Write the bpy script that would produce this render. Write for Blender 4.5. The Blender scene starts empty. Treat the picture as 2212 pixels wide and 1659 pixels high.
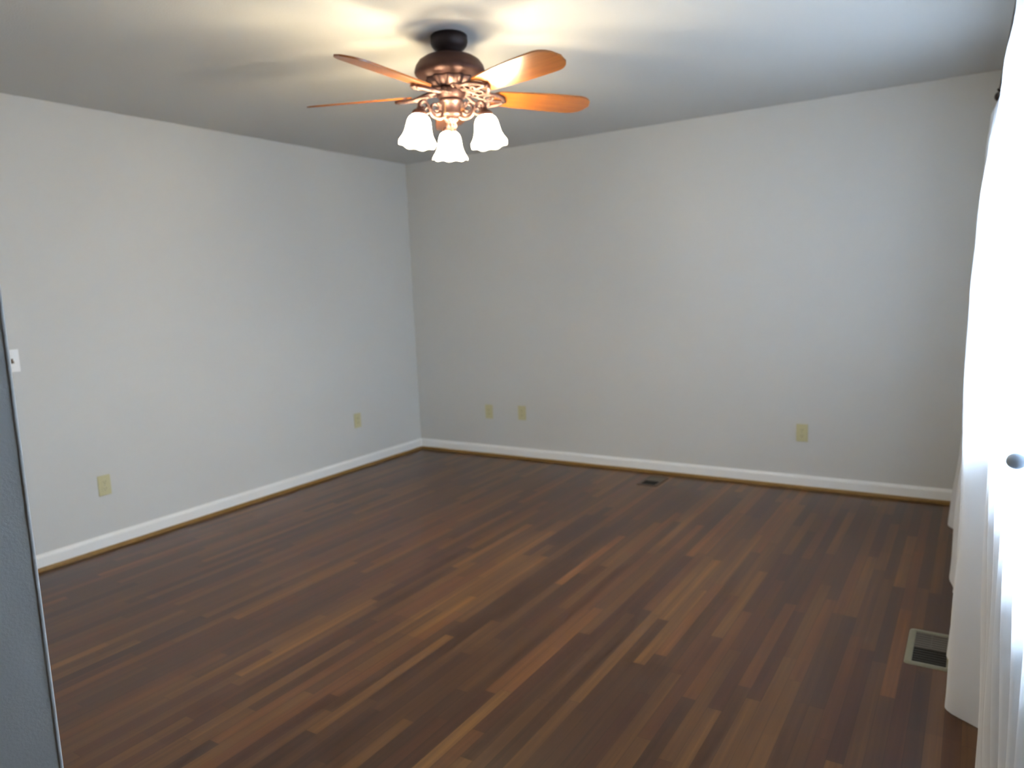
import bpy, bmesh, math, random
from mathutils import Vector, Matrix
random.seed(4)
PI = math.pi
scene = bpy.context.scene
COL = scene.collection

# ------------------------------------------------------------------ camera
cam_data = bpy.data.cameras.new('camera')
cam = bpy.data.objects.new('camera', cam_data)
COL.objects.link(cam)
cam_data.sensor_width = 36.0
cam_data.lens = 25.922
YAW, TILT, ROLL, CAM_H = -0.567496, -0.132327, -0.040699, 1.3911
Fv = Vector((math.sin(YAW)*math.cos(TILT), math.cos(YAW)*math.cos(TILT), math.sin(TILT)))
R0 = Vector((math.cos(YAW), -math.sin(YAW), 0)); U0 = R0.cross(Fv)
c_, s_ = math.cos(ROLL), math.sin(ROLL)
Rv = c_*R0 + s_*U0; Uv = -s_*R0 + c_*U0
m = Matrix((Rv, Uv, -Fv)).transposed().to_4x4()
m.translation = Vector((0, 0, CAM_H))
cam.matrix_world = m
cam_data.clip_start = 0.02
cam_data.dof.use_dof = True; cam_data.dof.focus_distance = 1.3; cam_data.dof.aperture_fstop = 4.5   # the photo is slightly out of focus
scene.camera = cam

# ------------------------------------------------------------------ world, exposure
world = bpy.data.worlds.new('overcast_sky'); scene.world = world
world.use_nodes = True
bg = world.node_tree.nodes['Background']
SKY, GROUND = 13.4, 5.0      # overcast sky above the horizon, dull ground below it
_nt = world.node_tree
_tc = _nt.nodes.new('ShaderNodeTexCoord'); _sp = _nt.nodes.new('ShaderNodeSeparateXYZ')
_cr = _nt.nodes.new('ShaderNodeMapRange'); _mx = _nt.nodes.new('ShaderNodeMix'); _mx.data_type = 'RGBA'
_nt.links.new(_tc.outputs['Generated'], _sp.inputs[0]); _nt.links.new(_sp.outputs['Z'], _cr.inputs['Value'])
_cr.inputs['From Min'].default_value = -0.06; _cr.inputs['From Max'].default_value = 0.06
_mx.inputs[6].default_value = (0.62*GROUND, 0.78*GROUND, 1.06*GROUND, 1)
_mx.inputs[7].default_value = (0.665*SKY, 0.805*SKY, 1.02*SKY, 1)
_nt.links.new(_cr.outputs[0], _mx.inputs[0]); _nt.links.new(_mx.outputs[2], bg.inputs['Color'])
bg.inputs['Strength'].default_value = 1.0
scene.view_settings.view_transform = 'Standard'
scene.view_settings.look = 'None'
scene.view_settings.gamma = 1.0
scene.view_settings.exposure = 1.33
LAMP = 9.0             # radiance of the lit frosted shades
BULB = 285.0           # radiance of the bulbs inside them
LAMP_COL = (1.0, 0.84, 0.56, 1)

# ------------------------------------------------------------------ room numbers
XL, XR = -4.139, 0.16        # left wall, window wall
YB, YF = 4.961, 0.517        # back wall, front wall of the room
XN = -1.2                    # hall wall beside the photographer
YH = -2.2                    # end of the hall
H = 2.44
WY0, WY1, WZ0, WZ1 = 1.05, 4.15, 0.88, 2.08   # window opening

# ------------------------------------------------------------------ helpers
def mesh_obj(name, bm, mat, parent=None, smooth=False):
    me = bpy.data.meshes.new(name)
    bmesh.ops.recalc_face_normals(bm, faces=bm.faces)
    bm.to_mesh(me); bm.free()
    if smooth:
        for p in me.polygons: p.use_smooth = True
    if mat: me.materials.append(mat)
    o = bpy.data.objects.new(name, me)
    COL.objects.link(o)
    if parent: o.parent = parent
    return o

def thing(name, label, cat, loc=(0, 0, 0), rot=(0, 0, 0), group=None):
    o = bpy.data.objects.new(name, None); COL.objects.link(o)
    o.empty_display_size = 0.05
    o.location = loc; o.rotation_euler = rot
    o['label'] = label; o['category'] = cat
    if group: o['group'] = group
    return o

def tag(o, label, cat, group=None):
    o['label'] = label; o['category'] = cat
    if group: o['group'] = group
    return o

def struct(name, bm, mat, label=None, parent=None, smooth=False):
    o = mesh_obj(name, bm, mat, parent, smooth)
    if not parent: o['kind'] = 'structure'
    if label: o['label'] = label
    return o

def box(bm, x0, x1, y0, y1, z0, z1, bev=0.0):
    g = bmesh.ops.create_cube(bm, size=1.0)
    vs = g['verts']
    for v in vs:
        v.co = Vector(((x0+x1)/2 + v.co.x*(x1-x0), (y0+y1)/2 + v.co.y*(y1-y0), (z0+z1)/2 + v.co.z*(z1-z0)))
    if bev > 0:
        es = {e for v in vs for e in v.link_edges}
        bmesh.ops.bevel(bm, geom=list(es), offset=bev, segments=2, affect='EDGES', profile=0.5)
    return vs

def lathe(bm, prof, n=48, mat=Matrix(), flute=None):
    """prof: list of (r, z); flute(r, z, ang) -> (r, z)"""
    rings = []
    for (r, z) in prof:
        if r < 1e-5:
            rings.append([bm.verts.new(mat @ Vector((0, 0, z)))])
        else:
            ring = []
            for i in range(n):
                a = 2*PI*i/n
                rr, zz = (r, z) if flute is None else flute(r, z, a)
                ring.append(bm.verts.new(mat @ Vector((rr*math.cos(a), rr*math.sin(a), zz))))
            rings.append(ring)
    for a, b in zip(rings[:-1], rings[1:]):
        for i in range(n):
            j = (i+1) % n
            if len(a) == 1 and len(b) == 1: continue
            if len(a) == 1: bm.faces.new((a[0], b[i], b[j]))
            elif len(b) == 1: bm.faces.new((a[i], b[0], a[j]))
            else: bm.faces.new((a[i], b[i], b[j], a[j]))

def tube(bm, pts, rad, n=10, cap=True):
    pts = [Vector(p) for p in pts]
    if not hasattr(rad, '__len__'): rad = [rad]*len(pts)
    up = None; rings = []
    for i, p in enumerate(pts):
        d = (pts[min(i+1, len(pts)-1)] - pts[max(i-1, 0)]).normalized()
        if up is None:
            up = d.orthogonal().normalized()
        up = (up - d*up.dot(d)).normalized()
        w = d.cross(up)
        rings.append([bm.verts.new(p + rad[i]*(math.cos(2*PI*k/n)*up + math.sin(2*PI*k/n)*w)) for k in range(n)])
    for a, b in zip(rings[:-1], rings[1:]):
        for k in range(n):
            bm.faces.new((a[k], a[(k+1) % n], b[(k+1) % n], b[k]))
    if cap:
        bm.faces.new(list(reversed(rings[0]))); bm.faces.new(rings[-1])

def smooth_path(pts, sub=8):
    """Catmull-Rom through the points"""
    P = [Vector(p) for p in pts]; P = [2*P[0]-P[1]] + P + [2*P[-1]-P[-2]]
    out = []
    for i in range(1, len(P)-2):
        for k in range(sub):
            t = k/sub
            out.append(0.5*((2*P[i]) + (-P[i-1]+P[i+1])*t + (2*P[i-1]-5*P[i]+4*P[i+1]-P[i+2])*t*t
                            + (-P[i-1]+3*P[i]-3*P[i+1]+P[i+2])*t**3))
    out.append(P[-2])
    return out

def interp(x, xs, ys):
    if x <= xs[0]: return ys[0]
    for a, b, c, d in zip(xs[:-1], xs[1:], ys[:-1], ys[1:]):
        if x <= b:
            t = (x-a)/(b-a); t = t*t*(3-2*t)
            return c + (d-c)*t
    return ys[-1]

# ------------------------------------------------------------------ materials
def mat_new(name):
    mt = bpy.data.materials.new(name); mt.use_nodes = True
    nt = mt.node_tree
    return mt, nt, nt.nodes['Principled BSDF']

def plain(name, col, rough=0.5, metal=0.0, bump=0.0, scale=80.0, var=0.06, coat=0.0):
    mt, nt, b = mat_new(name)
    N = nt.nodes; L = nt.links
    tc = N.new('ShaderNodeTexCoord')
    no = N.new('ShaderNodeTexNoise'); no.inputs['Scale'].default_value = scale; no.inputs['Detail'].default_value = 4
    L.new(tc.outputs['Object'], no.inputs['Vector'])
    mx = N.new('ShaderNodeMix'); mx.data_type = 'RGBA'
    mx.inputs[6].default_value = tuple(c*(1-var) for c in col)+(1,)
    mx.inputs[7].default_value = tuple(min(1, c*(1+var)) for c in col)+(1,)
    L.new(no.outputs['Fac'], mx.inputs[0]); L.new(mx.outputs[2], b.inputs['Base Color'])
    b.inputs['Roughness'].default_value = rough; b.inputs['Metallic'].default_value = metal
    b.inputs['Coat Weight'].default_value = coat
    if bump:
        bp = N.new('ShaderNodeBump'); bp.inputs['Strength'].default_value = bump; bp.inputs['Distance'].default_value = 0.002
        L.new(no.outputs['Fac'], bp.inputs['Height']); L.new(bp.outputs['Normal'], b.inputs['Normal'])
    return mt

M_WALL = plain('wall_paint', (0.60, 0.595, 0.58), 0.75, bump=0.25, scale=220, var=0.012)
M_CEIL = plain('ceiling_paint', (0.60, 0.595, 0.575), 0.9, bump=0.5, scale=150, var=0.02)
M_HALL = M_WALL
M_TRIM = plain('white_trim_paint', (0.82, 0.82, 0.81), 0.4, var=0.02)
M_SHOE = plain('stained_shoe_wood', (0.24, 0.135, 0.035), 0.45, scale=30, var=0.25)
M_ALMOND = plain('almond_plastic', (0.56, 0.52, 0.31), 0.4, var=0.02)
M_WHITE = plain('white_plastic', (0.85, 0.86, 0.86), 0.35, var=0.02)
M_SLOT = plain('slot_dark', (0.09, 0.07, 0.04), 0.6)
M_SCREW = plain('screw_metal', (0.45, 0.42, 0.35), 0.35, 1.0)
M_TOGGLE = plain('toggle_brown', (0.16, 0.10, 0.06), 0.5)
M_REG = plain('register_olive_paint', (0.17, 0.165, 0.115), 0.45, var=0.1)
M_BROWNREG = plain('register_brown_paint', (0.075, 0.045, 0.026), 0.5, var=0.1)
M_DUCT_SHADE = plain('duct_shade_paint', (0.02, 0.02, 0.018), 0.8)  # near-black painted shade for the duct plate and the near slats
M_SLAT = plain('register_slat_brown', (0.085, 0.072, 0.055), 0.5)
M_BRONZE = plain('dark_bronze', (0.060, 0.026, 0.022), 0.5, 0.6, scale=40, var=0.3)
M_BLACKB = plain('blackened_bronze', (0.022, 0.013, 0.013), 0.5, 0.5, scale=40, var=0.3)
M_COPPER = plain('rubbed_copper_bronze', (0.125, 0.070, 0.062), 0.46, 0.72, scale=60, var=0.35)
M_BRASS = plain('brass_chain', (0.55, 0.38, 0.15), 0.3, 0.9)
M_ROD = plain('rod_dark_metal', (0.03, 0.02, 0.02), 0.4, 0.5)
M_SPOT = plain('pale_blue_spot', (0.66, 0.80, 1.0), 0.5)

def make_blade_mat():
    mt, nt, b = mat_new('honey_oak_blade')
    N = nt.nodes; L = nt.links
    tc = N.new('ShaderNodeTexCoord'); mp = N.new('ShaderNodeMapping')
    mp.inputs['Scale'].default_value = (3, 45, 45)
    no = N.new('ShaderNodeTexNoise'); no.inputs['Scale'].default_value = 1.6; no.inputs['Detail'].default_value = 6
    L.new(tc.outputs['Object'], mp.inputs['Vector']); L.new(mp.outputs['Vector'], no.inputs['Vector'])
    cr = N.new('ShaderNodeValToRGB')
    cr.color_ramp.elements[0].position = 0.3; cr.color_ramp.elements[0].color = (0.25, 0.072, 0.009, 1)
    cr.color_ramp.elements[1].position = 0.7; cr.color_ramp.elements[1].color = (0.36, 0.115, 0.015, 1)
    L.new(no.outputs['Fac'], cr.inputs['Fac']); L.new(cr.outputs['Color'], b.inputs['Base Color'])
    b.inputs['Roughness'].default_value = 0.30
    b.inputs['Coat Weight'].default_value = 0.7; b.inputs['Coat Roughness'].default_value = 0.22
    return mt
M_BLADE = make_blade_mat()

def make_floor_mat():
    mt, nt, b = mat_new('walnut_laminate_planks')
    N = nt.nodes; L = nt.links
    def math_(op, a, bb=None, c=None):
        n = N.new('ShaderNodeMath'); n.operation = op
        for i, v in enumerate((a, bb, c)):
            if v is None: continue
            if isinstance(v, (int, float)): n.inputs[i].default_value = v
            else: L.new(v, n.inputs[i])
        return n.outputs[0]
    tc = N.new('ShaderNodeTexCoord'); sp = N.new('ShaderNodeSeparateXYZ')
    L.new(tc.outputs['Object'], sp.inputs[0])
    X, Y = sp.outputs['X'], sp.outputs['Y']
    def layer(w, ln, seed):
        row = math_('FLOOR', math_('DIVIDE', X, w))
        wn = N.new('ShaderNodeTexWhiteNoise'); wn.noise_dimensions = '1D'
        L.new(math_('ADD', row, seed), wn.inputs['W'])
        yy = math_('ADD', math_('DIVIDE', Y, ln), math_('MULTIPLY', wn.outputs['Value'], 7.3))
        pl = math_('FLOOR', yy)
        cv = N.new('ShaderNodeCombineXYZ')
        L.new(row, cv.inputs[0]); L.new(pl, cv.inputs[1]); cv.inputs[2].default_value = seed
        w3 = N.new('ShaderNodeTexWhiteNoise'); w3.noise_dimensions = '3D'
        L.new(cv.outputs[0], w3.inputs['Vector'])
        fx = math_('FRACT', math_('DIVIDE', X, w)); fy = math_('FRACT', yy)
        ex = math_('MULTIPLY', math_('MINIMUM', fx, math_('SUBTRACT', 1.0, fx)), w)
        ey = math_('MULTIPLY', math_('MINIMUM', fy, math_('SUBTRACT', 1.0, fy)), ln)
        return w3.outputs['Value'], w3.outputs['Color'], math_('MINIMUM', ex, ey)
    v1, c1, e1 = layer(0.047, 0.74, 3.0)
    v2, c2, e2 = layer(0.141, 1.22, 11.0)
    # grain stretched along the plank
    mp = N.new('ShaderNodeMapping'); mp.inputs['Scale'].default_value = (46, 1.1, 1)
    addv = N.new('ShaderNodeVectorMath'); addv.operation = 'MULTIPLY_ADD'
    L.new(c1, addv.inputs[0]); addv.inputs[1].default_value = (9, 9, 9); L.new(tc.outputs['Object'], addv.inputs[2])
    L.new(addv.outputs[0], mp.inputs['Vector'])
    g = N.new('ShaderNodeTexNoise'); g.inputs['Scale'].default_value = 1.0; g.inputs['Detail'].default_value = 5; g.inputs['Roughness'].default_value = 0.6
    L.new(mp.outputs['Vector'], g.inputs['Vector'])
    t = math_('ADD', math_('ADD', math_('MULTIPLY', v1, 0.46), math_('MULTIPLY', v2, 0.08)), math_('MULTIPLY', g.outputs['Fac'], 0.62))
    cr = N.new('ShaderNodeValToRGB')
    e = cr.color_ramp.elements
    e[0].position = 0.18; e[0].color = (0.028, 0.010, 0.005, 1)
    e[1].position = 0.95; e[1].color = (0.20, 0.090, 0.022, 1)
    for p_, c in ((0.42, (0.052, 0.021, 0.009, 1)), (0.6, (0.078, 0.033, 0.012, 1)), (0.78, (0.120, 0.053, 0.016, 1))):
        k = e.new(p_); k.color = c
    L.new(t, cr.inputs['Fac'])
    # reddish boards now and then
    mx = N.new('ShaderNodeMix'); mx.data_type = 'RGBA'; mx.blend_type = 'MULTIPLY'
    sepc = N.new('ShaderNodeSeparateColor'); L.new(c1, sepc.inputs[0])
    L.new(math_('MULTIPLY', math_('GREATER_THAN', sepc.outputs[1], 0.72), 0.5), mx.inputs[0])
    L.new(cr.outputs['Color'], mx.inputs[6]); mx.inputs[7].default_value = (1.0, 0.74, 0.78, 1)
    # joint line
    jn = N.new('ShaderNodeMapRange'); jn.inputs['From Min'].default_value = 0.0; jn.inputs['From Max'].default_value = 0.0022
    jn.inputs['To Min'].default_value = 0.62; jn.inputs['To Max'].default_value = 1.0
    L.new(e1, jn.inputs['Value'])
    m2 = N.new('ShaderNodeMix'); m2.data_type = 'RGBA'; m2.blend_type = 'MULTIPLY'; m2.inputs[0].default_value = 1.0
    L.new(mx.outputs[2], m2.inputs[6])
    cc = N.new('ShaderNodeCombineColor')
    for i in range(3): L.new(jn.outputs[0], cc.inputs[i])
    L.new(cc.outputs[0], m2.inputs[7])
    L.new(m2.outputs[2], b.inputs['Base Color'])
    rr = N.new('ShaderNodeMapRange'); rr.inputs['To Min'].default_value = 0.27; rr.inputs['To Max'].default_value = 0.34
    L.new(g.outputs['Fac'], rr.inputs['Value']); L.new(rr.outputs[0], b.inputs['Roughness'])
    b.inputs['Specular IOR Level'].default_value = 0.42
    b.inputs['Coat Weight'].default_value = 0.0
    bp = N.new('ShaderNodeBump'); bp.inputs['Strength'].default_value = 0.035; bp.inputs['Distance'].default_value = 0.001
    L.new(g.outputs['Fac'], bp.inputs['Height']); L.new(bp.outputs['Normal'], b.inputs['Normal'])
    return mt
M_FLOOR = make_floor_mat()

def make_sheer():
    mt = bpy.data.materials.new('white_sheer_voile'); mt.use_nodes = True
    nt = mt.node_tree; N = nt.nodes; L = nt.links
    N.remove(N['Principled BSDF'])
    out = N['Material Output']
    tc = N.new('ShaderNodeTexCoord')
    no = N.new('ShaderNodeTexNoise'); no.inputs['Scale'].default_value = 300
    L.new(tc.outputs['Object'], no.inputs['Vector'])
    bp = N.new('ShaderNodeBump'); bp.inputs['Strength'].default_value = 0.1; bp.inputs['Distance'].default_value = 0.001
    L.new(no.outputs['Fac'], bp.inputs['Height'])
    df = N.new('ShaderNodeBsdfDiffuse'); df.inputs['Color'].default_value = (0.90, 0.91, 0.94, 1)
    tr = N.new('ShaderNodeBsdfTranslucent'); tr.inputs['Color'].default_value = (0.86, 0.88, 0.92, 1)
    tp = N.new('ShaderNodeBsdfTransparent')
    L.new(bp.outputs['Normal'], df.inputs['Normal']); L.new(bp.outputs['Normal'], tr.inputs['Normal'])
    a = N.new('ShaderNodeMixShader'); a.inputs[0].default_value = 0.43
    L.new(df.outputs[0], a.inputs[1]); L.new(tr.outputs[0], a.inputs[2])
    c = N.new('ShaderNodeMixShader'); c.inputs[0].default_value = 0.07
    L.new(a.outputs[0], c.inputs[1]); L.new(tp.outputs[0], c.inputs[2])
    L.new(c.outputs[0], out.inputs['Surface'])
    return mt
M_SHEER = make_sheer()

def make_pane():
    mt = bpy.data.materials.new('window_glass'); mt.use_nodes = True
    nt = mt.node_tree; N = nt.nodes; L = nt.links
    N.remove(N['Principled BSDF'])
    tp = N.new('ShaderNodeBsdfTransparent'); tp.inputs['Color'].default_value = (0.95, 0.98, 0.97, 1)
    gl = N.new('ShaderNodeBsdfGlossy'); gl.inputs['Roughness'].default_value = 0.02
    fr = N.new('ShaderNodeFresnel'); fr.inputs['IOR'].default_value = 1.45
    mx = N.new('ShaderNodeMixShader')
    L.new(fr.outputs[0], mx.inputs[0]); L.new(tp.outputs[0], mx.inputs[1]); L.new(gl.outputs[0], mx.inputs[2])
    L.new(mx.outputs[0], N['Material Output'].inputs['Surface'])
    return mt
M_PANE = make_pane()

def make_lit(name, strength):
    mt, nt, b = mat_new(name)
    b.inputs['Base Color'].default_value = (0.9, 0.88, 0.82, 1)
    b.inputs['Roughness'].default_value = 0.35
    b.inputs['Emission Color'].default_value = LAMP_COL
    b.inputs['Emission Strength'].default_value = strength
    return mt
M_BULB = make_lit('lit_bulb', BULB)
def make_shade_mat():
    mt = bpy.data.materials.new('lit_frosted_glass'); mt.use_nodes = True
    nt = mt.node_tree; N = nt.nodes; L = nt.links
    N.remove(N['Principled BSDF'])
    em = N.new('ShaderNodeEmission'); em.inputs['Color'].default_value = LAMP_COL; em.inputs['Strength'].default_value = LAMP
    tr = N.new('ShaderNodeBsdfTranslucent'); tr.inputs['Color'].default_value = (0.9, 0.88, 0.82, 1)
    tp = N.new('ShaderNodeBsdfTransparent')
    ad = N.new('ShaderNodeAddShader'); mx = N.new('ShaderNodeMixShader'); mx.inputs[0].default_value = 0.55
    L.new(em.outputs[0], ad.inputs[0]); L.new(tr.outputs[0], ad.inputs[1])
    L.new(ad.outputs[0], mx.inputs[1]); L.new(tp.outputs[0], mx.inputs[2])
    L.new(mx.outputs[0], N['Material Output'].inputs['Surface'])
    return mt
M_SHADE = make_shade_mat()

# ------------------------------------------------------------------ the setting
T = 0.12
bm = bmesh.new(); box(bm, XL-T, XR+T, YH-T, YB+T, -0.1, 0.0); struct('floor', bm, M_FLOOR)
bm = bmesh.new(); box(bm, XL-T, XR+T, YH-T, YB+T, H, H+0.1); struct('ceiling', bm, M_CEIL)
bm = bmesh.new(); box(bm, XL-T, XL, YH-T, YB+T, 0, H); struct('wall_left', bm, M_WALL)
bm = bmesh.new(); box(bm, XL, XR, YB, YB+T, 0, H); struct('wall_back', bm, M_WALL)
bm = bmesh.new()                                     # front wall and the hall wall that turns off it
box(bm, XL, XN-0.14, YF-T, YF, 0, H)
struct('wall_front', bm, M_WALL)
TH = math.radians(26)                                # hall wall splayed, its angle shaped to keep the face in shade
bm = bmesh.new()
dv = Vector((-math.sin(TH), -math.cos(TH), 0)); nv = Vector((-math.cos(TH), math.sin(TH), 0))
K = Vector((XN, YF, 0)); Ln = 3.1
foot = [K, K+dv*Ln, K+dv*Ln+nv*T, Vector((XN-T*math.cos(TH)-0.04, YF-0.001, 0))]
lo = [bm.verts.new(v) for v in foot]; hi = [bm.verts.new(v+Vector((0, 0, H))) for v in foot]
bm.faces.new(lo); bm.faces.new(hi)
for i in range(4): bm.faces.new((lo[i], lo[(i+1) % 4], hi[(i+1) % 4], hi[i]))
struct('wall_hall', bm, M_WALL)
# rounded corner bead where the hall wall meets the room
bm = bmesh.new(); tube(bm, [(XN-0.0016, YF-0.0022, 0.0), (XN-0.0016, YF-0.0022, H)], 0.0028, 12)
struct('trim_3', bm, M_WALL)
bm = bmesh.new(); box(bm, XL-T, XR+T, YH-T, YH, 0, H); struct('wall_rear', bm, M_WALL)
bm = bmesh.new()                                     # window wall with its opening
box(bm, XR, XR+T, YH, WY0, 0, H)
box(bm, XR, XR+T, WY1, YB+T, 0, H)
box(bm, XR, XR+T, WY0, WY1, 0, WZ0)
box(bm, XR, XR+T, WY0, WY1, WZ1, H)
struct('wall_right', bm, M_WALL)

def base_profile(bm, pts):
    """sweep along straight run given two end points a,b and inward normal n"""
    a, b, n = (Vector(p) for p in pts)
    prof = [(0, 0.0), (0.013, 0.0), (0.013, 0.070), (0.011, 0.078), (0.006, 0.083), (0.005, 0.088), (0, 0.090)]
    ra = [bm.verts.new(a + n*u + Vector((0, 0, z))) for u, z in prof]
    rb = [bm.verts.new(b + n*u + Vector((0, 0, z))) for u, z in prof]
    for i in range(len(prof)):
        j = (i+1) % len(prof); bm.faces.new((ra[i], ra[j], rb[j], rb[i]))
    bm.faces.new(ra); bm.faces.new(list(reversed(rb)))
def shoe_profile(bm, a, b, n):
    a, b, n = Vector(a), Vector(b), Vector(n)
    prof = [(0.013, 0.0), (0.027, 0.0), (0.027, 0.008)] + [(0.013+0.014*math.cos(t), 0.008+0.014*math.sin(t)) for t in (0.4, 0.8, 1.2, PI/2)]
    ra = [bm.verts.new(a + n*u + Vector((0, 0, z))) for u, z in prof]
    rb = [bm.verts.new(b + n*u + Vector((0, 0, z))) for u, z in prof]
    for i in range(len(prof)):
        j = (i+1) % len(prof); bm.faces.new((ra[i], ra[j], rb[j], rb[i]))
    bm.faces.new(ra); bm.faces.new(list(reversed(rb)))
runs = {'left': ((XL, YF, 0), (XL, YB, 0), (1, 0, 0)), 'back': ((XL+0.013, YB, 0), (XR-0.013, YB, 0), (0, -1, 0)),
        'right': ((XR, YF, 0), (XR, YB, 0), (-1, 0, 0))}
for k, (side, (a, b, n)) in enumerate(runs.items()):
    bm = bmesh.new(); base_profile(bm, (a, b, n)); struct('baseboard_'+side, bm, M_TRIM)
    if side != 'right':
        if side == 'back': a = (XL+0.027, YB, 0)
        bm = bmesh.new(); shoe_profile(bm, a, b, n)
        struct('trim_%d' % (k+1), bm, M_SHOE)

# window: casing, two sashes of glass, sill
win = bpy.data.objects.new('window_1', None); COL.objects.link(win); win['kind'] = 'structure'
win.location = (XR, (WY0+WY1)/2, WZ0)
def wpart(name, boxes, mat, bev=0.003):
    bm = bmesh.new()
    for b in boxes:
        x0, x1, y0, y1, z0, z1 = b
        box(bm, x0-XR, x1-XR, y0-(WY0+WY1)/2, y1-(WY0+WY1)/2, z0-WZ0, z1-WZ0, bev)
    return mesh_obj(name, bm, mat, win)
wpart('window_casing', [(XR-0.012, XR, WY0-0.06, WY0, WZ0-0.02, WZ1+0.06), (XR-0.012, XR, WY1, WY1+0.06, WZ0-0.02, WZ1+0.06),
                        (XR-0.012, XR, WY0, WY1, WZ1, WZ1+0.06)], M_TRIM)
wpart('window_sill', [(XR-0.03, XR+T, WY0-0.06, WY1+0.06, WZ0-0.02, WZ0)], M_TRIM)
fr = []
for i in range(3):
    y0 = WY0 + i*(WY1-WY0)/3; y1 = WY0 + (i+1)*(WY1-WY0)/3
    fr += [(XR+0.05, XR+0.08, y0, y0+0.03, WZ0, WZ1), (XR+0.05, XR+0.08, y1-0.03, y1, WZ0, WZ1),
           (XR+0.05, XR+0.08, y0+0.03, y1-0.03, WZ0, WZ0+0.035), (XR+0.05, XR+0.08, y0+0.03, y1-0.03, WZ1-0.035, WZ1),
           (XR+0.05, XR+0.08, y0+0.03, y1-0.03, (WZ0+WZ1)/2-0.015, (WZ0+WZ1)/2+0.015)]
wpart('window_sash', fr, M_TRIM)
wpart('window_pane', [(XR+0.062, XR+0.066, WY0+0.01, WY1-0.01, WZ0+0.01, WZ1-0.01)], M_PANE, 0)

# ------------------------------------------------------------------ ceiling fan
FX, FY = -1.92, 2.63
view_az = math.atan2(FY, FX)                # direction camera -> fan
fan = thing('ceiling_fan', 'bronze ceiling fan with five honey oak blades and three lit bell lights', 'ceiling fan', (FX, FY, H))
TILTM = Matrix.Rotation(math.radians(0.9), 4, Vector((math.cos(view_az), math.sin(view_az), 0)))

def fpart(name, bm, mat, parent=None, smooth=True, tilt=True):
    o = mesh_obj(name, bm, mat, fan if parent is None else parent, smooth)
    if tilt and parent is None:
        o.matrix_local = TILTM
    return o

bm = bmesh.new()
lathe(bm, [(0, 0), (0.070, 0), (0.077, -0.006), (0.078, -0.030), (0.074, -0.044), (0.064, -0.056), (0.052, -0.064), (0.050, -0.075), (0, -0.075)], 48)
fpart('canopy', bm, M_BLACKB, tilt=False)
bm = bmesh.new()
lathe(bm, [(0, -0.072), (0.050, -0.072), (0.056, -0.080), (0.075, -0.085), (0.105, -0.093), (0.128, -0.107), (0.142, -0.127),
           (0.147, -0.143), (0.149, -0.152), (0.146, -0.160), (0.138, -0.168), (0.120, -0.174), (0.100, -0.178), (0, -0.178)], 64)
fpart('motor_housing', bm, M_BRONZE)
def petal(r, z, a):
    return r*(1+0.055*math.cos(12*a)), z
bm = bmesh.new()
lathe(bm, [(0, -0.178), (0.100, -0.178), (0.098, -0.184), (0.088, -0.196), (0.076, -0.207), (0.064, -0.215), (0, -0.215)], 96, flute=petal)
fpart('petal_ring', bm, M_COPPER)['label'] = 'fluted copper ring under the dark motor'
bm = bmesh.new()
lathe(bm, [(0, -0.215), (0.062, -0.215), (0.066, -0.222), (0.064, -0.238), (0.055, -0.250), (0.050, -0.258), (0, -0.258)], 48)
fpart('flywheel', bm, M_BRONZE)
bm = bmesh.new()
lathe(bm, [(0, -0.258), (0.040, -0.258), (0.049, -0.262), (0.051, -0.270), (0.046, -0.276), (0.040, -0.280), (0.040, -0.310), (0.046, -0.318),
           (0.046, -0.326), (0.034, -0.334), (0, -0.334)], 48)
fpart('switch_housing', bm, M_COPPER)
bm = bmesh.new()
def petal2(r, z, a):
    return r*(1+0.12*math.cos(6*a + z*60)), z
lathe(bm, [(0, -0.334), (0.026, -0.334), (0.030, -0.342), (0.024, -0.350), (0.016, -0.356), (0.021, -0.364), (0.020, -0.374), (0.012, -0.382), (0.007, -0.390), (0, -0.393)], 48, flute=petal2)
fpart('finial', bm, M_COPPER)

BZ = 2.197 - H
def blade_bm():
    bm = bmesh.new()
    n = 40; outline = []
    r0, r1 = 0.175, 0.66
    for i in range(n+1):
        t = i/n; x = r0 + (r1-r0)*t
        w = 0.052 + 0.022*math.sin(min(1, t/0.72)*PI/2)
        # rounded root and tip
        e0 = min(1, (x-r0)/0.045); e1 = min(1, (r1-x)/0.085)
        w *= math.sqrt(max(0, 1-(1-e0)**2))**0.75 * math.sqrt(max(0, 1-(1-e1)**2))
        outline.append((x, max(w, 0.0)))
    top = [(x, w) for x, w in outline] + [(x, -w) for x, w in reversed(outline[1:-1])]
    th = 0.0035
    up = [bm.verts.new((x, y, th)) for x, y in top]; dn = [bm.verts.new((x, y, -th)) for x, y in top]
    bm.faces.new(up); bm.faces.new(list(reversed(dn)))
    k = len(up)
    for i in range(k): bm.faces.new((up[i], up[(i+1) % k], dn[(i+1) % k], dn[i]))
    bmesh.ops.recalc_face_normals(bm, faces=bm.faces)
    return bm

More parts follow.
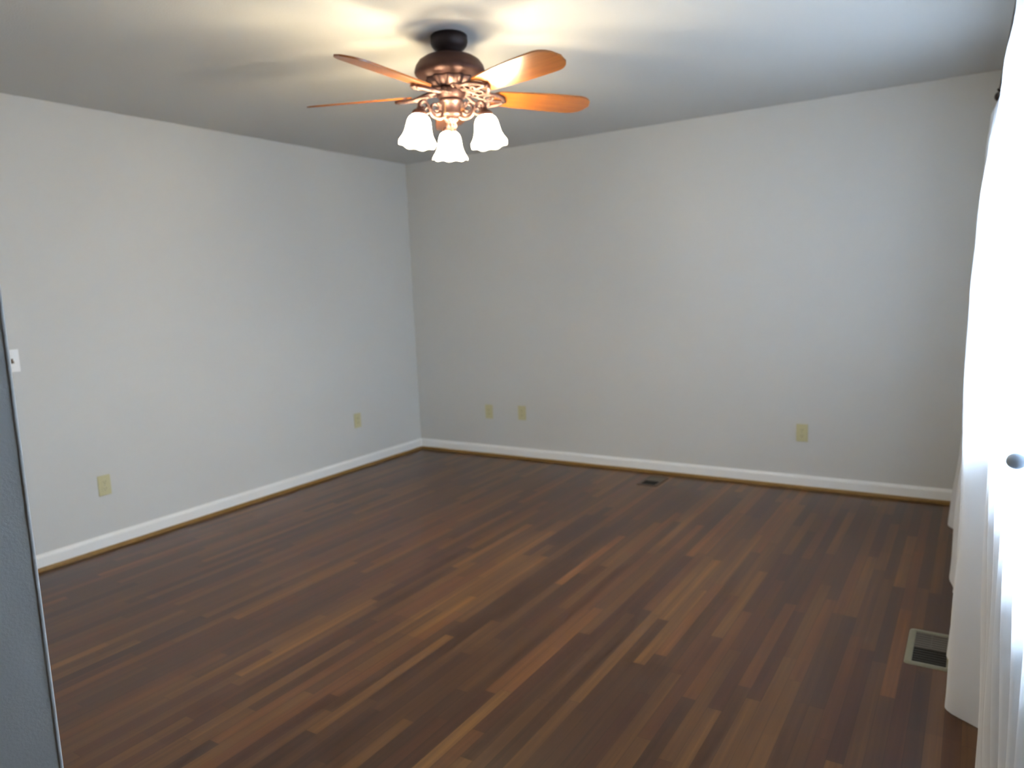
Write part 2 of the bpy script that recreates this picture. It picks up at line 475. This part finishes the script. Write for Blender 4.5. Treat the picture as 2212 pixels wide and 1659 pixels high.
def bracket_bm():
    bm = bmesh.new()
    # flat arm from the flywheel, forked into two scrolls that carry the blade
    hz = 0.018
    for s in (-1, 1):
        pts = smooth_path([(0.055, s*0.008, hz), (0.085, s*0.022, hz-0.004), (0.115, s*0.043, 0.004), (0.15, s*0.052, -0.007),
                           (0.19, s*0.048, -0.009), (0.222, s*0.030, -0.009), (0.238, s*0.010, -0.009)], 6)
        tube(bm, pts, 0.008, 8)
        # inner curl
        cx, cy = 0.158, s*0.026
        curl = []
        for i in range(22):
            a = -0.6*PI + i/21*2.7*PI; rr = 0.029*(1-0.72*i/21)
            curl.append((cx + rr*math.cos(a), cy + s*rr*math.sin(a), -0.010))
        tube(bm, curl, [0.0055*(1-0.4*i/21) for i in range(22)], 8)
        # outer leaf curl near the hub
        curl = []
        for i in range(18):
            a = PI*1.1 - i/17*2.2*PI; rr = 0.019*(1-0.7*i/17)
            curl.append((0.100 + rr*math.cos(a), s*(0.052) + s*rr*math.sin(a), 0.002))
        tube(bm, curl, [0.005*(1-0.4*i/17) for i in range(18)], 8)
    tube(bm, smooth_path([(0.05, 0, hz), (0.10, 0, 0.010), (0.16, 0, -0.007), (0.25, 0, -0.009)], 6), 0.007, 8)
    return bm

def screw_bm():
    bm = bmesh.new()
    lathe(bm, [(0, 0.003), (0.0055, 0.003), (0.0055, 0.0), (0.004, -0.0025), (0, -0.0035)], 14)
    return bm

PITCH = math.radians(-14)
BLADE0 = math.radians(55.1)
blade_mesh = None
for k in range(5):
    a = BLADE0 + k*2*PI/5
    mtx = TILTM @ Matrix.Translation((0, 0, BZ)) @ Matrix.Rotation(a, 4, 'Z') @ Matrix.Rotation(PITCH, 4, 'X')
    if k == 0:
        b = mesh_obj('blade', blade_bm(), M_BLADE, fan); bl0 = b
        br = mesh_obj('blade_bracket', bracket_bm(), M_COPPER, fan, True); br0 = br
        sc0 = mesh_obj('screw', screw_bm(), M_BLACKB, br, True)
        sc = sc0
    else:
        b = bl0.copy(); COL.objects.link(b)
        br = br0.copy(); COL.objects.link(br)
        sc = sc0.copy(); COL.objects.link(sc); sc.parent = br
    b.matrix_local = mtx @ Matrix.Translation((0, 0, 0.004))
    br.matrix_local = mtx
    sc.location = (0.235, 0.0, -0.016)
    for (sx, sy) in ((0.19, 0.047), (0.19, -0.047)):
        s2 = sc0.copy(); COL.objects.link(s2); s2.parent = br; s2.location = (sx, sy, -0.015)

# three lamps: one points away from the camera, two towards it
def shade_bm():
    bm = bmesh.new()
    out = [(0.018, 0.0), (0.032, -0.003), (0.042, -0.012), (0.048, -0.026), (0.051, -0.042), (0.054, -0.060), (0.058, -0.076),
           (0.065, -0.092), (0.072, -0.103), (0.077, -0.112), (0.077, -0.118)]
    inn = [(r-0.003, z+0.002) for r, z in reversed(out[1:])]
    def fl(r, z, a):
        k = max(0, (-z-0.085)/0.033)
        rr = r*(1 + 0.022*k*math.cos(8*a))
        zz = z - 0.0025*k*math.cos(8*a)
        return rr, zz
    lathe(bm, out+inn, 80, flute=fl)
    return bm
def arm_bm():
    bm = bmesh.new()
    # S scroll from the switch housing out and up to the socket
    pts = smooth_path([(0.040, 0, -0.335), (0.062, 0, -0.345), (0.090, 0, -0.340), (0.106, 0, -0.318), (0.120, 0, -0.294), (0.139, 0, -0.287),
                       (0.154, 0, -0.300), (0.157, 0, -0.322)], 7)
    tube(bm, pts, 0.0075, 10)
    curl = []
    for i in range(24):
        a = -0.9*PI + i/23*2.6*PI; rr = 0.027*(1-0.7*i/23)
        curl.append((0.078 + rr*math.cos(a), 0, -0.306 + rr*math.sin(a)))
    tube(bm, curl, [0.0065*(1-0.35*i/23) for i in range(24)], 10)
    curl = []
    for i in range(20):
        a = 0.2*PI - i/19*2.2*PI; rr = 0.019*(1-0.65*i/19)
        curl.append((0.122 + rr*math.cos(a), 0, -0.320 + rr*math.sin(a)))
    tube(bm, curl, [0.0055*(1-0.35*i/19) for i in range(20)], 10)
    return bm
arm_r = 0.157
KIT = TILTM @ Matrix.Translation((0, 0, -0.33)) @ Matrix.Rotation(math.radians(4), 4, Vector((-math.sin(view_az), math.cos(view_az), 0))) @ Matrix.Translation((0, 0, 0.33))
SH_TILT = math.radians(7)
for k in range(3):
    a = view_az + math.radians(4) + k*2*PI/3
    rz = Matrix.Rotation(a, 4, 'Z')
    arm = mesh_obj('lamp_arm', arm_bm(), M_COPPER, fan, True)
    arm.matrix_local = KIT @ rz
    bm = bmesh.new()
    lathe(bm, [(0, 0.022), (0.010, 0.022), (0.014, 0.012), (0.024, 0.006), (0.030, -0.002), (0.031, -0.014), (0.027, -0.018), (0, -0.018)], 32)
    cup = mesh_obj('socket_cup', bm, M_BRONZE, arm, True)
    cup.matrix_local = Matrix.Translation((arm_r, 0, -0.335)) @ Matrix.Rotation(-SH_TILT, 4, 'Y')
    sh = mesh_obj('glass_shade', shade_bm(), M_SHADE, fan, True)
    sh.matrix_local = KIT @ rz @ Matrix.Translation((arm_r, 0, -0.348)) @ Matrix.Rotation(-SH_TILT, 4, 'Y')
    sh['label'] = 'lit white frosted bell glass'
    bm = bmesh.new()
    lathe(bm, [(0, -0.012), (0.013, -0.012), (0.014, -0.03), (0.022, -0.048), (0.029, -0.066), (0.027, -0.082), (0.015, -0.094), (0, -0.098)], 24)
    mesh_obj('bulb', bm, M_BULB, sh, True)
# pull chains
right = Vector((math.cos(view_az-PI/2), math.sin(view_az-PI/2), 0)); near = -Vector((math.cos(view_az), math.sin(view_az), 0))
for (off, nr, z0, z1, fob) in ((-0.024, 0.040, -0.272, -0.352, False), (0.004, 0.022, -0.372, -0.415, True)):
    p = right*off + near*nr
    bm = bmesh.new()
    n = int((z0-z1)/0.0032)
    tube(bm, [p+Vector((0, 0, z0)), p+Vector((0, 0, z1))], 0.0008, 6)
    for i in range(n):
        mt_ = Matrix.Translation(p+Vector((0, 0, z0-(i+0.5)*0.0032)))
        lathe(bm, [(0, 0.0015), (0.0014, 0), (0, -0.0015)], 6, mt_)
    if fob:
        lathe(bm, [(0, 0.0), (0.004, -0.004), (0.0065, -0.014), (0.005, -0.022), (0, -0.025)], 16, Matrix.Translation(p+Vector((0, 0, z1))))
    fpart('pull_chain', bm, M_BRASS)

# ------------------------------------------------------------------ outlets and switch
# local frame: x along the wall, y out of the wall, z up
def duplex(name, label, group, loc, rotz):
    t = thing(name, label, 'power outlet', loc, (0, 0, rotz), group)
    bm = bmesh.new(); box(bm, -0.0355, 0.0355, -0.0, 0.0055, -0.0575, 0.0575, 0.0022)
    mesh_obj('cover_plate', bm, M_ALMOND, t)
    for s in (-1, 1):
        bm = bmesh.new()
        pts = []
        for i in range(32):
            a = 2*PI*i/32; pts.append((0.0175*math.cos(a), max(-0.0135, min(0.0135, 0.0175*math.sin(a)))))
        f0 = [bm.verts.new((x, 0.0050, z+s*0.0195)) for x, z in pts]; f1 = [bm.verts.new((x, 0.0078, z+s*0.0195)) for x, z in pts]
        bm.faces.new(f0); bm.faces.new(f1)
        for i in range(32): bm.faces.new((f0[i], f0[(i+1) % 32], f1[(i+1) % 32], f1[i]))
        rc = mesh_obj('receptacle', bm, M_ALMOND, t)
        bm = bmesh.new()
        for sx, hh in ((-0.0062, 0.0042), (0.0062, 0.0034)):
            box(bm, sx-0.0011, sx+0.0011, 0.0076, 0.0081, s*0.0195+0.003-hh, s*0.0195+0.003+hh)
        lathe(bm, [(0, 0.0005), (0.0024, 0.0005), (0.0024, 0), (0, 0)], 12, Matrix.Translation((0, 0.0077, s*0.0195-0.0075)) @ Matrix.Rotation(-PI/2, 4, 'X'))
        mesh_obj('slot', bm, M_SLOT, rc)
    bm = bmesh.new(); lathe(bm, [(0, 0.0012), (0.003, 0.0008), (0.0034, 0), (0, 0)], 16, Matrix.Translation((0, 0.0055, 0)) @ Matrix.Rotation(-PI/2, 4, 'X'))
    mesh_obj('screw', bm, M_SCREW, t, True)
    return t
RL, RB = -PI/2, PI       # facing +x off the left wall; facing -y off the back wall
duplex('wall_outlet', 'almond outlet low on the left wall, nearest the camera', None, (XL, 2.175, 0.370), RL)
duplex('wall_outlet', 'almond outlet low on the left wall, close to the room corner', None, (XL, 4.194, 0.384), RL)
duplex('wall_outlet', 'almond outlet on the back wall, the one of the pair nearer the corner', 'pair of outlets on the back wall', (-3.396, YB, 0.370), RB)
duplex('wall_outlet', 'almond outlet on the back wall, the one of the pair farther from the corner', 'pair of outlets on the back wall', (-3.077, YB, 0.377), RB)
duplex('wall_outlet', 'lone almond outlet at the window end of the back wall', None, (-0.946, YB, 0.370), RB)

sw = thing('light_switch', 'white light switch plate with brown toggle, half hidden by the grey hall wall', 'light switch', (XL, 1.765, 1.115), (0, 0, RL))
bm = bmesh.new(); box(bm, -0.0575, 0.0575, 0.0, 0.006, -0.0575, 0.0575, 0.0022)
mesh_obj('cover_plate', bm, M_WHITE, sw)
for sx in (-0.023, 0.023):
    bm = bmesh.new()
    box(bm, sx-0.0052, sx+0.0052, 0.0055, 0.0072, -0.012, 0.012, 0.0008)
    vs = box(bm, sx-0.004, sx+0.004, 0.006, 0.018, -0.004, 0.004, 0.0)
    for v in vs:
        if v.co.y > 0.015: v.co.z -= 0.007
    mesh_obj('toggle', bm, M_TOGGLE, sw)
    for sz in (-0.030, 0.030):
        bm = bmesh.new()
        lathe(bm, [(0, 0.001), (0.0026, 0.0007), (0.003, 0), (0, 0)], 12, Matrix.Translation((sx, 0.006, sz)) @ Matrix.Rotation(-PI/2, 4, 'X'))
        mesh_obj('screw', bm, M_WHITE, sw)

# ------------------------------------------------------------------ floor registers
def register(label, cx, cy, L_, W_, fm):
    t = thing('floor_register', label, 'floor vent', (cx, cy, 0))
    hl, hw = L_/2, W_/2; f = 0.024
    bm = bmesh.new()
    # rounded sloping frame made of a ring of quads
    def rr(hx, hy, r, z, n=6):
        pts = []
        for (sx, sy, a0) in ((1, 1, 0), (-1, 1, PI/2), (-1, -1, PI), (1, -1, 1.5*PI)):
            for i in range(n+1):
                a = a0 + i/n*PI/2
                pts.append((sx*(hx-r) + r*math.cos(a), sy*(hy-r) + r*math.sin(a), z))
        return pts
    rings = [[bm.verts.new(p) for p in rr(*q)] for q in ((hw, hl, 0.016, 0.0), (hw-0.003, hl-0.003, 0.014, 0.0045), (hw-f+0.003, hl-f+0.003, 0.006, 0.0055),
                                                        (hw-f, hl-f, 0.004, 0.004), (hw-f, hl-f, 0.004, 0.0008))]
    for a, b in zip(rings[:-1], rings[1:]):
        k = len(a)
        for i in range(k): bm.faces.new((a[i], a[(i+1) % k], b[(i+1) % k], b[i]))
    mesh_obj('frame', bm, fm, t, True)
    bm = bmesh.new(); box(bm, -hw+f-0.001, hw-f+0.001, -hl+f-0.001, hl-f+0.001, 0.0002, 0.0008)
    mesh_obj('duct_shade_plate', bm, M_DUCT_SHADE, t)  # flat dark plate, painted as the shade of an open duct
    # far half: slats lying nearly flat, near half: slats standing on edge so the dark plate shows
    n = 13
    bmf, bmn = bmesh.new(), bmesh.new()
    for i in range(n):
        y = -hl+f + (i+0.5)*(2*hl-2*f)/n
        if i >= n//2: box(bmf, -hw+f, hw-f, y-0.0072, y+0.0072, 0.0030, 0.0038)
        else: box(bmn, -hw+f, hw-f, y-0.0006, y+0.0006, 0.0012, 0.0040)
    box(bmf, -0.002, 0.002, 0, hl-f, 0.0036, 0.0044)
    mesh_obj('closed_louver', bmf, M_SLAT, t)
    mesh_obj('open_louver', bmn, M_DUCT_SHADE, t)
    return t
register('olive metal floor register half under the white curtain hem', -0.108, 2.965, 0.30, 0.155, M_REG)
register('small dark floor register in front of the back wall baseboard', -1.885, 4.735, 0.26, 0.150, M_BROWNREG)

# ------------------------------------------------------------------ curtain rod and sheers
RODZ = 2.225
def rodx(y): return 0.045 + (4.5-y)*0.0155
rod = thing('curtain_rod', 'dark metal curtain rod with round finial above the window', 'curtain rod', (XR, (WY0+WY1)/2, RODZ))
oy = (WY0+WY1)/2
bm = bmesh.new(); tube(bm, [(rodx(0.55)-XR, 0.55-oy, 0), (rodx(4.5)-XR, 4.50-oy, 0)], 0.009, 16); mesh_obj('pole', bm, M_ROD, rod, True)
for (yy, s) in ((4.50, 1), (0.55, -1)):
    bm = bmesh.new()
    lathe(bm, [(0, 0), (0.011, 0), (0.013, 0.006), (0.010, 0.012), (0.016, 0.02), (0.023, 0.034), (0.023, 0.046), (0.015, 0.060), (0.006, 0.066), (0, 0.068)], 28,
          Matrix.Translation((rodx(yy)-XR, yy-oy, 0)) @ Matrix.Rotation(-s*PI/2, 4, 'X'))
    mesh_obj('finial', bm, M_ROD, rod, True)
for yy in (4.30, 2.33, 0.75):
    bm = bmesh.new()
    box(bm, -0.006, 0.0, yy-oy-0.012, yy-oy+0.012, -0.04, 0.04, 0.002)
    tube(bm, smooth_path([(-0.003, yy-oy, -0.02), (-0.02, yy-oy, -0.026), (rodx(yy)-XR, yy-oy, -0.020), (rodx(yy)-XR-0.014, yy-oy, -0.008)], 5), 0.005, 8)
    mesh_obj('wall_bracket', bm, M_ROD, rod, True)

# crest line of the far sheer: how far the fold fronts stand into the room at a height (far end / near end)
ZK = [0.0, 0.12, 0.41, 0.87, 1.245, 1.56, 1.92, 2.09, 2.19, 2.225, 2.27]
XFAR = [-0.060, -0.057, -0.054, -0.054, -0.045, -0.031, -0.0075, 0.006, 0.044, 0.060, 0.058]
XNEAR = [-0.020, -0.021, -0.023, -0.025, -0.022, -0.010, 0.030, 0.052, 0.066, 0.071, 0.071]
def sheer(name, label, y0, y1, nfold, hem, seed, name_far=False, xoff=None):
    """pleated sheet hanging from the rod between y0 (near end) and y1 (far end)"""
    rnd = random.Random(seed)
    ph = [rnd.uniform(-0.5, 0.5) for _ in range(nfold+2)]
    am = [rnd.uniform(0.75, 1.1) for _ in range(nfold+2)]
    NU, NZ = nfold*14, 72
    bm = bmesh.new(); grid = []
    for iz in range(NZ+1):
        tz = iz/NZ; row = []
        for iu in range(NU+1):
            u = iu/NU
            y = y0 + (y1-y0)*u - (0.19*u*tz if name_far else 0)
            f = u*nfold; k = int(f)
            p_ = ph[k]*(1-(f-k)) + ph[k+1]*(f-k)
            A = am[k]*(1-(f-k)) + am[k+1]*(f-k)
            hz = hem(u) if callable(hem) else hem
            z = hz + (2.262-hz)*tz
            w = max(0.0, min(1.0, (y-2.4)/2.0)); w2 = max(0.0, min(1.0, (y-3.75)/0.6))
            tb = interp(z, [1.4, 2.0], [0, 1]); w = w*(1-tb) + w2*tb
            crest = interp(z, ZK, XNEAR)*(1-w) + interp(z, ZK, XFAR)*w
            bs = 0.0
            if xoff: crest += xoff(u, z)
            if name_far:
                crest += 0.012*max(0, 1-z/0.7)
                for (yc, dx, wd) in ((4.48, -0.060, 0.13), (3.66, -0.052, 0.13), (2.90, -0.038, 0.11), (2.54, -0.044, 0.07)):
                    dz = max(0, 1-z/0.7)
                    g_ = math.exp(-((y-yc)/wd)**2)*max(0, 1-z/0.6)
                    crest += dx*g_; bs += g_
            depth = interp(z, [0, 1.2, 2.1, 2.225, 2.27], [0.09, 0.06, 0.036, 0.024, 0.03])
            depth = min(depth, 0.135-crest)
            ww = 0.5-0.5*math.cos(2*PI*(f + 0.5 + p_*0.4*(1-tz)))
            ww = ww**0.85
            x = crest + depth*(1-0.85*min(1, bs))*(ww*A if A < 1 else ww) + 0.004*math.sin(9*z+f*2.1)*(1-tz)
            if u > 0.985 or u < 0.015: pass
            row.append(bm.verts.new((min(x, 0.138), y + 0.010*math.sin(3.1*f+4*z)*(1-tz), z)))
        grid.append(row)
    for a, b in zip(grid[:-1], grid[1:]):
        for i in range(NU): bm.faces.new((a[i], a[i+1], b[i+1], b[i]))
    o = mesh_obj(name, bm, M_SHEER, None, True)
    tag(o, label, 'curtain', 'white sheers on the window wall')
    return o
sheer('curtain', 'white sheer curtain farther down the window wall, its hem beside the floor register', 2.44, 4.58, 11, 0.012, 7, name_far=True)
sheer('curtain', 'white sheer curtain nearest the camera at the right edge', 0.05, 2.26, 12, 0.012, 12, xoff=lambda u, z: (0.052 if z < 1.2 else interp(z, [1.2, 2.2], [0.052, 0.024])) + min(0.034, 0.06*(1-u)))  # near end carried on out of view to block leaking sky light

# small pale ball standing for an unidentified round spot on the near sheer
bm = bmesh.new()
lathe(bm, [(0.0105*math.sin(PI*i/16), 0.0095*math.cos(PI*i/16)) for i in range(17)], 32)
bt = mesh_obj('curtain_spot', bm, M_SPOT, None, True)
bt.location = (0.0435, 1.05, 1.158)
tag(bt, 'round pale blue spot on the near white sheer', 'bead')
